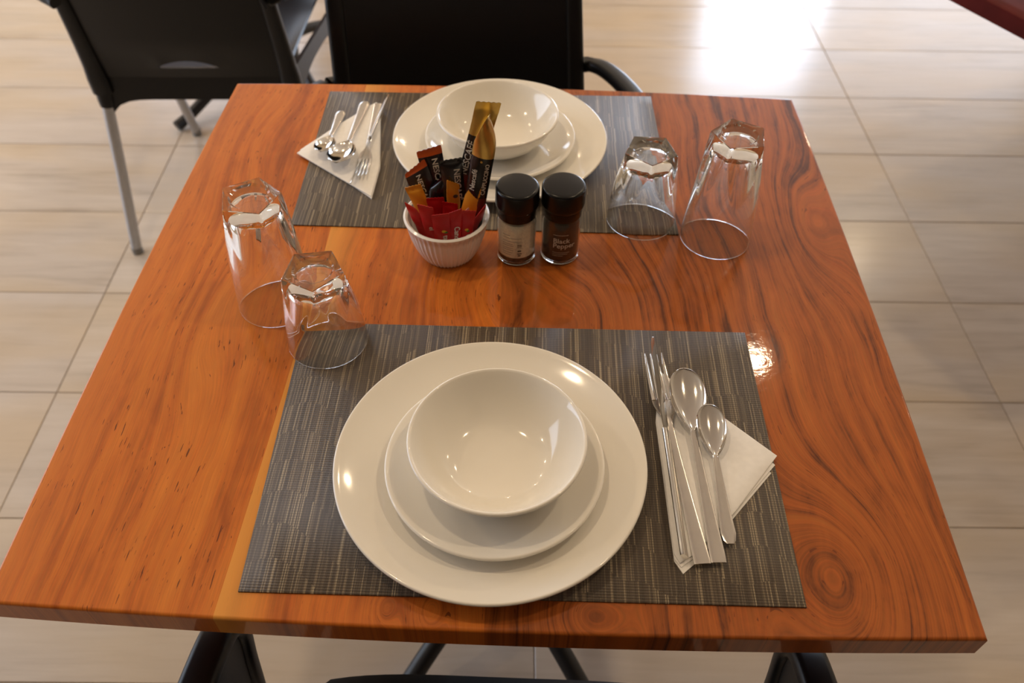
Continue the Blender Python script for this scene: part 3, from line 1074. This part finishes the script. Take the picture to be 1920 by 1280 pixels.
# far setting, handles pointing away from us
a_, b_ = (-0.1999, 0.7265), (-0.2090, 0.5690)
make_spoon(0.1915, 0.0395, 0.0085, False, 'large stainless spoon lying on the far napkin', (*a_, TZ + 0.0006), heading(a_, b_), dg(0.8), 0.86)
a_, b_ = (-0.2283, 0.7015), (-0.2335, 0.5885)
make_spoon(0.1345, 0.0305, 0.0080, False, 'small stainless teaspoon, leftmost on the far napkin', (*a_, TZ + 0.0006), heading(a_, b_), dg(0.8), 0.84)
a_, b_ = (-0.1822, 0.7230), (-0.1800, 0.5560)
make_fork(0.2215, 'stainless fork on the far napkin beside the knife', (*a_, TZ + 0.0006), heading(a_, b_), 0.77)
a_, b_ = (-0.1702, 0.7330), (-0.1880, 0.5380)
make_knife(0.2330, 'stainless table knife standing on edge on the far napkin', (*a_, TZ + 0.0062), heading(a_, b_), dg(70), dg(0.6), 0.84)


# ------------------------------------------------------------------ salt and pepper grinders
def wrap_text(body, size, r, a0, z0, parent, mat, bold=0.0, line=1.0, name='lettering'):
    v, f = text_mesh(body, size, 'LEFT', bold, 1.0, line)
    vv = []
    for p in v:
        a = a0 + p.x / r
        vv.append((r * math.cos(a), r * math.sin(a), z0 + p.y))
    return mesh_obj(name, vv, f, mat, parent, smooth=False)


def make_grinder(label, loc, fill, base_fill, which):
    e = empty('spice_grinder', label, 'spice jar', loc, 0, 'salt and pepper grinders')
    rg = 0.0213
    pr = [(0, 0.0030), (0.0170, 0.0030), (0.0190, 0.0045), (rg - 0.0016, 0.007), (rg - 0.0016, 0.054), (0.0185, 0.058), (0.0185, 0.066), (0.0198, 0.066), (0.0200, 0.059), (rg, 0.0545), (rg, 0.0035), (rg - 0.0012, 0.0010), (rg - 0.004, 0.0), (0, 0.0006)]
    mesh_obj('glass_jar', *lathe(pr, 64), M['glass'], e, angle=45).cycles.is_caustics_caster = True
    rc = rg - 0.0021
    zc = 0.012
    mesh_obj('contents', *lathe([(0, zc), (rc, zc), (rc, 0.0525), (rc - 0.002, 0.0545), (0, 0.0545)], 48), fill, e, angle=45).cycles.is_caustics_receiver = True
    mesh_obj('grains', *lathe([(0, 0.0035), (rc - 0.002, 0.0038), (rc, 0.0065), (rc, zc - 0.0001), (0, zc - 0.0001)], 48), base_fill, e, angle=45)
    cap = [(0, 0.0905 + 0.0055), (0.0190, 0.0960)] + arc(0.0200, 0.0925, 0.0033, 80, 0, 5) + [(0.0236, 0.076), (0.0230, 0.0722), (0.0217, 0.0705), (0.0212, 0.0700), (0.0210, 0.0600), (0.0203, 0.0590), (0, 0.0590)]
    mesh_obj('cap', *lathe(cap, 72), M['black_cap'], e, angle=40)
    rt = rg + 0.0002
    if which == 'pepper':
        wrap_text('Black\nPepper', 0.0088, rt, dg(246), 0.0330, e, M['silver_print'], 0.00012, 0.78)
        v, f = [], []
        for k, (w_, zz, h_) in enumerate(((0.017, 0.0435, 0.0005), (0.019, 0.0195, 0.0004), (0.017, 0.0172, 0.0004), (0.012, 0.0149, 0.0004))):
            n = 8
            base = len(v)
            for i in range(n + 1):
                a = dg(246) + (w_ * i / n) / rt
                v += [(rt * math.cos(a), rt * math.sin(a), zz), (rt * math.cos(a), rt * math.sin(a), zz + h_)]
            f += [(base + 2 * i, base + 2 * i + 2, base + 2 * i + 3, base + 2 * i + 1) for i in range(n)]
        mesh_obj('printed_lines', v, f, M['silver_print'], e, smooth=False)['kind'] = 'stuff'
    else:
        v, f = [], []
        for k, (w_, zz, h_, x0) in enumerate(((0.009, 0.0440, 0.0006, 0), (0.022, 0.0405, 0.0004, 0), (0.022, 0.0360, 0.0004, 0), (0.012, 0.0325, 0.0004, 0), (0.013, 0.0300, 0.0004, 0), (0.012, 0.0265, 0.0004, 0), (0.013, 0.0240, 0.0004, 0), (0.012, 0.0205, 0.0004, 0), (0.011, 0.0175, 0.0004, 0),
                                               (0.0062, 0.0345, 0.0003, 0.0165), (0.0062, 0.0275, 0.0003, 0.0165), (0.005, 0.0312, 0.0010, 0.0171), (0.005, 0.0292, 0.0008, 0.0171), (0.004, 0.0225, 0.0018, 0.0175), (0.005, 0.0190, 0.0012, 0.0172), (0.003, 0.0160, 0.0016, 0.0180))):
            n = 8
            base = len(v)
            for i in range(n + 1):
                a = dg(228) + (x0 + w_ * i / n) / rt
                v += [(rt * math.cos(a), rt * math.sin(a), zz), (rt * math.cos(a), rt * math.sin(a), zz + h_)]
            f += [(base + 2 * i, base + 2 * i + 2, base + 2 * i + 3, base + 2 * i + 1) for i in range(n)]
        mesh_obj('printed_lines', v, f, M['grey_print'], e, smooth=False)['kind'] = 'stuff'
    return e


make_grinder('salt jar with black cap and pale contents, beside the ramekin', (0.0142, 0.4325, T), M['salt'], M['salt_dark'], 'salt')
make_grinder('black pepper jar with black cap, dark contents and pale lettering', (0.0627, 0.4365, T), M['pepper'], M['pepper'], 'pepper')

# ------------------------------------------------------------------ ramekin with sachets
RCX, RCY = -0.0622, 0.4345
def flute(r, z, a, i):
    if 10 <= i <= 17:
        return r + 0.00055 * math.cos(a * 46) - 0.0003
    return r
rprof = [(0, 0.0045), (0.024, 0.0045), (0.029, 0.0065), (0.0345, 0.014), (0.0385, 0.026), (0.0405, 0.040), (0.0415, 0.050)] + arc(0.0434, 0.0518, 0.0024, 160, 20, 2) + \
    [(0.0440, 0.0465), (0.0435, 0.0462), (0.0425, 0.040), (0.0405, 0.030), (0.0375, 0.020), (0.0340, 0.011), (0.0305, 0.004), (0.0285, 0.0008), (0.0265, 0.0), (0, 0.0)]
rprof = [(r * 1.02, z) for r, z in rprof]
tag(mesh_obj('ramekin', *lathe(rprof, 368, rfun=flute), M['ramekin'], angle=60, loc=(RCX, RCY, T)),
    'small white fluted ramekin holding coffee and sugar sachets', 'ramekin')


def make_sachet(label, tl, tr, foot, mats, bands, thick=0.004, crimp=0.006, bend=0.0, twist=0.0, group='coffee and sugar sachets', texts=(), marks=(), face=None):
    """filled paper stick. tl, tr: top corners (table frame), foot: middle of the bottom edge; bands: (v, material index) from the foot up"""
    tl, tr, ft = Vector(tl), Vector(tr), Vector(foot)
    top = (tl + tr) / 2
    base = ft.copy()
    L = (top - ft).length
    ax = (top - ft) / L
    wv = (tr - tl)
    W = wv.length
    wtop = wv.normalized()
    wbot = (wtop - ax * wtop.dot(ax)).normalized()
    if face:
        wbot = (Vector(face) - ax * Vector(face).dot(ax)).normalized()
    nrm = wbot.cross(ax).normalized()
    if nrm.y > 0:
        nrm = -nrm
    def P(u, v, side):
        """u -1..1 across, v 0..1 along"""
        q = max(0.0, min(1.0, (v - 0.75) / 0.25))
        wd = wbot.lerp(wtop, q).normalized()
        ang = twist * q
        wd = (Matrix.Rotation(ang, 3, ax) @ wd)
        nn = wd.cross(ax).normalized()
        if nn.dot(nrm) < 0:
            nn = -nn
        e = min(1.0, min(v, 1 - v) * L / 0.02)
        e = max(0.0, min(1.0, (min(v, 1 - v) * L - crimp) / 0.018)) ** 0.6
        h = 0.00025 + thick / 2 * e * (1 - u * u) ** 0.75
        wr = 0.0004 * math.sin(v * 23 + u * 3 + L * 400) * e
        bnd = nrm * (bend * v * v)
        return ft + ax * (L * v) + wd * (W / 2 * u * (1 - 0.06 * e)) + nn * (h * side + wr) + bnd
    nu, nv = 10, 26
    vs = [j / nv for j in range(nv + 1)]
    vs = sorted(set([round(x, 4) for x in vs] + [round(bv, 4) for bv, _ in bands if 0 < bv < 1] + [round(crimp / L, 4), round(1 - crimp / L, 4)]))
    V, F, FM = [], [], []
    n1 = nu + 1
    for sd in (1, -1):
        for v in vs:
            for i in range(n1):
                u = -1 + 2 * i / nu
                p = P(u, v, sd)
                if v in (0, 1):
                    p = p + ax * ((0.0004 if i % 2 else -0.0004))
                V.append(p)
    half = len(vs) * n1
    for s_ in (0, 1):
        for j in range(len(vs) - 1):
            vm = (vs[j] + vs[j + 1]) / 2
            mi = 0
            for bv, m_ in bands:
                if vm >= bv:
                    mi = m_
            for i in range(nu):
                a = s_ * half + j * n1 + i
                F.append((a, a + 1, a + n1 + 1, a + n1) if s_ == 0 else (a, a + n1, a + n1 + 1, a + 1))
                FM.append(mi)
    for j in range(len(vs) - 1):
        for i in (0, nu):
            a = j * n1 + i
            F.append((a, a + n1, half + a + n1, half + a))
            FM.append(FM[min(j * nu, len(FM) - 1)])
    for i in range(nu):
        for j in (0, len(vs) - 1):
            a = j * n1 + i
            F.append((a, a + 1, half + a + 1, half + a))
            FM.append(0)
    org = Vector((RCX, RCY, 0.0))
    o = mesh_obj('sachet', [p - org for p in V], F, None, None, mats=mats, fm=FM, angle=50, loc=(RCX, RCY, T))
    tag(o, label, 'sachet', group)
    for (body, size, v0, u0, up, mat) in texts:
        tv_, tf_ = text_mesh(body, size, 'LEFT', 0.00015)
        vv = []
        for p in tv_:
            # reading upwards (up) or downwards along the stick
            if up:
                v, u = v0 + p.x / L, u0 - p.y / (W / 2)
            else:
                v, u = v0 - p.x / L, u0 + p.y / (W / 2)
            vv.append(P(max(-0.97, min(0.97, u)), max(0, min(1, v)), 1) + nrm * 0.0005 - org)
        mesh_obj('lettering', vv, tf_, mat, o, smooth=False)
    for (u0, v0, ru, rv, mat) in marks:
        k = 14
        ring = [P(u0 + ru / (W / 2) * math.cos(2 * math.pi * i / k), v0 + rv / L * math.sin(2 * math.pi * i / k), 1) + nrm * 0.0004 - org for i in range(k)]
        mesh_obj('printed_mark', ring, [tuple(range(k))], mat, o, smooth=False)
    return o


mk = make_sachet
A = M
# tall coffee sticks
mk('tall coffee stick with flat gold end, behind the one with twisted tip', (-0.0287, 0.455, 0.1788), (-0.0039, 0.455, 0.1778), (-0.058, 0.446, 0.012),
   [A['brown_foil'], A['maroon_foil'], A['black_foil'], A['gold_foil']], [(0, 0), (0.36, 1), (0.50, 2), (0.775, 3)], 0.007, 0.010,
   texts=[('NESCAFÉ', 0.0100, 0.50, -0.30, True, A['silver_print'])], marks=[(-0.05, 0.745, 0.0016, 0.0013, A['red_accent'])])
mk('tall cappuccino stick with twisted gold tip and pale lettering, in front', (-0.0200, 0.431, 0.1835), (-0.0085, 0.444, 0.1660), (-0.0405, 0.430, 0.012),
   [A['brown_foil'], A['maroon_foil'], A['black_foil'], A['gold_foil']], [(0, 0), (0.30, 1), (0.42, 2), (0.715, 3)], 0.009, 0.004, twist=0.75, face=(1, -0.1, 0),
   texts=[('CAPPUCCINO', 0.0060, 0.45, 0.74, True, A['silver_print']), ('Nescafé', 0.0080, 0.47, -0.25, True, A['silver_print'])], marks=[(-0.0035, 0.69, 0.0014, 0.0014, A['gold_foil'])])
mk('dark coffee stick with serrated end and coffee lettering, middle of the ramekin', (-0.0680, 0.448, 0.1120), (-0.0440, 0.448, 0.1175), (-0.0500, 0.440, 0.010),
   [A['brown_foil'], A['black_foil']], [(0, 0), (0.9, 1)], 0.007, 0.004, texts=[('NESCAFÉ', 0.0092, 0.90, 0.22, False, A['silver_print'])])
mk('dark coffee stick with orange serrated end leaning left, upper one', (-0.0935, 0.462, 0.1125), (-0.0672, 0.462, 0.1225), (-0.0640, 0.448, 0.010),
   [A['brown_foil'], A['orange_foil']], [(0, 0), (0.925, 1)], 0.007, 0.005, texts=[('NESCAFÉ', 0.0092, 0.90, 0.12, False, A['silver_print']), ('CLASSIC', 0.0056, 0.84, -0.78, False, A['silver_print'])])
mk('dark coffee stick with orange end leaning left, lower one', (-0.1070, 0.456, 0.0880), (-0.0850, 0.456, 0.1085), (-0.0690, 0.444, 0.010),
   [A['brown_foil'], A['orange_foil']], [(0, 0), (0.93, 1)], 0.007, 0.005, texts=[('NESCAFÉ', 0.0085, 0.90, -0.1, False, A['silver_print'])])
mk('dark blue coffee stick standing between the brown ones', (-0.0775, 0.447, 0.0800), (-0.0640, 0.447, 0.0960), (-0.0740, 0.440, 0.010),
   [A['blue_foil'], A['black_foil']], [(0, 0), (0.72, 1)], 0.009, 0.003)
# amber sugar sticks
mk('amber sugar stick at the left of the ramekin', (-0.1058, 0.440, 0.0822), (-0.0885, 0.440, 0.0880), (-0.0720, 0.437, 0.010), [A['yellow_foil']], [(0, 0)], 0.005, 0.006)
mk('amber sugar stick in front of the middle coffee stick', (-0.0600, 0.4375, 0.0960), (-0.0480, 0.4430, 0.0870), (-0.0545, 0.433, 0.010), [A['yellow_foil']], [(0, 0)], 0.004, 0.004,
   marks=[(0.2, 0.80, 0.0030, 0.0022, A['grey_print'])])
mk('amber sugar stick at the right, leaning outwards', (-0.0360, 0.432, 0.0900), (-0.0232, 0.430, 0.1015), (-0.0500, 0.428, 0.010), [A['yellow_foil']], [(0, 0)], 0.004, 0.004)
# red sweetener sticks
red = [A['red_foil'], A['red_dark']]
g = (0, 0)
mk('red sweetener stick leaning on the left rim', (-0.1045, 0.424, 0.0760), (-0.0925, 0.421, 0.0700), (-0.0800, 0.427, 0.010), red, [(0, 0)], 0.004, 0.004)
mk('red sweetener stick second from the left', (-0.0900, 0.416, 0.0800), (-0.0735, 0.413, 0.0785), (-0.0735, 0.421, 0.010), red, [(0, 0)], 0.005, 0.004,
   texts=[('el', 0.0075, 0.60, 0.0, False, A['white_print'])])
mk('red sweetener stick at the back, half hidden by the front ones', (-0.0830, 0.435, 0.0730), (-0.0640, 0.436, 0.0745), (-0.0690, 0.433, 0.010), red, [(0, 1)], 0.004, 0.004)
mk('red sweetener stick behind the one lettered with a green leaf', (-0.0655, 0.430, 0.0735), (-0.0490, 0.431, 0.0700), (-0.0580, 0.430, 0.010), red, [(0, 1)], 0.004, 0.004)
mk('red sweetener stick with green and yellow leaf, front middle', (-0.0745, 0.407, 0.0730), (-0.0560, 0.405, 0.0780), (-0.0640, 0.4165, 0.010), red, [(0, 0)], 0.005, 0.004,
   texts=[('tarel', 0.0085, 0.555, 0.15, False, A['white_print'])], marks=[(0.30, 0.64, 0.0028, 0.0018, A['yellow_print']), (0.50, 0.615, 0.0022, 0.0014, A['green_print'])])
mk('red sweetener stick with large pale letters, front right of middle', (-0.0563, 0.408, 0.0760), (-0.0428, 0.410, 0.0808), (-0.0530, 0.4165, 0.010), red, [(0, 0)], 0.005, 0.004,
   texts=[('Canderel', 0.0090, 0.70, -0.15, False, A['white_print'])])
mk('red sweetener stick with small leaf beside the tall gold stick', (-0.0428, 0.413, 0.0762), (-0.0285, 0.416, 0.0732), (-0.0440, 0.420, 0.010), red, [(0, 0)], 0.005, 0.004,
   texts=[('Can', 0.0070, 0.52, 0.0, False, A['white_print'])], marks=[(-0.1, 0.62, 0.0022, 0.0016, A['yellow_print']), (0.15, 0.59, 0.0020, 0.0013, A['green_print'])])
mk('red sweetener stick leaning on the right rim', (-0.0285, 0.420, 0.0635), (-0.0185, 0.424, 0.0765), (-0.0440, 0.428, 0.010), red, [(0, 1)], 0.003, 0.004)
mk('pale pink paper sachet corner behind the red stick on the right', (-0.0365, 0.428, 0.0690), (-0.0205, 0.430, 0.0810), (-0.0470, 0.4335, 0.010), [A['pink_paper']], [(0, 0)], 0.003, 0.004)
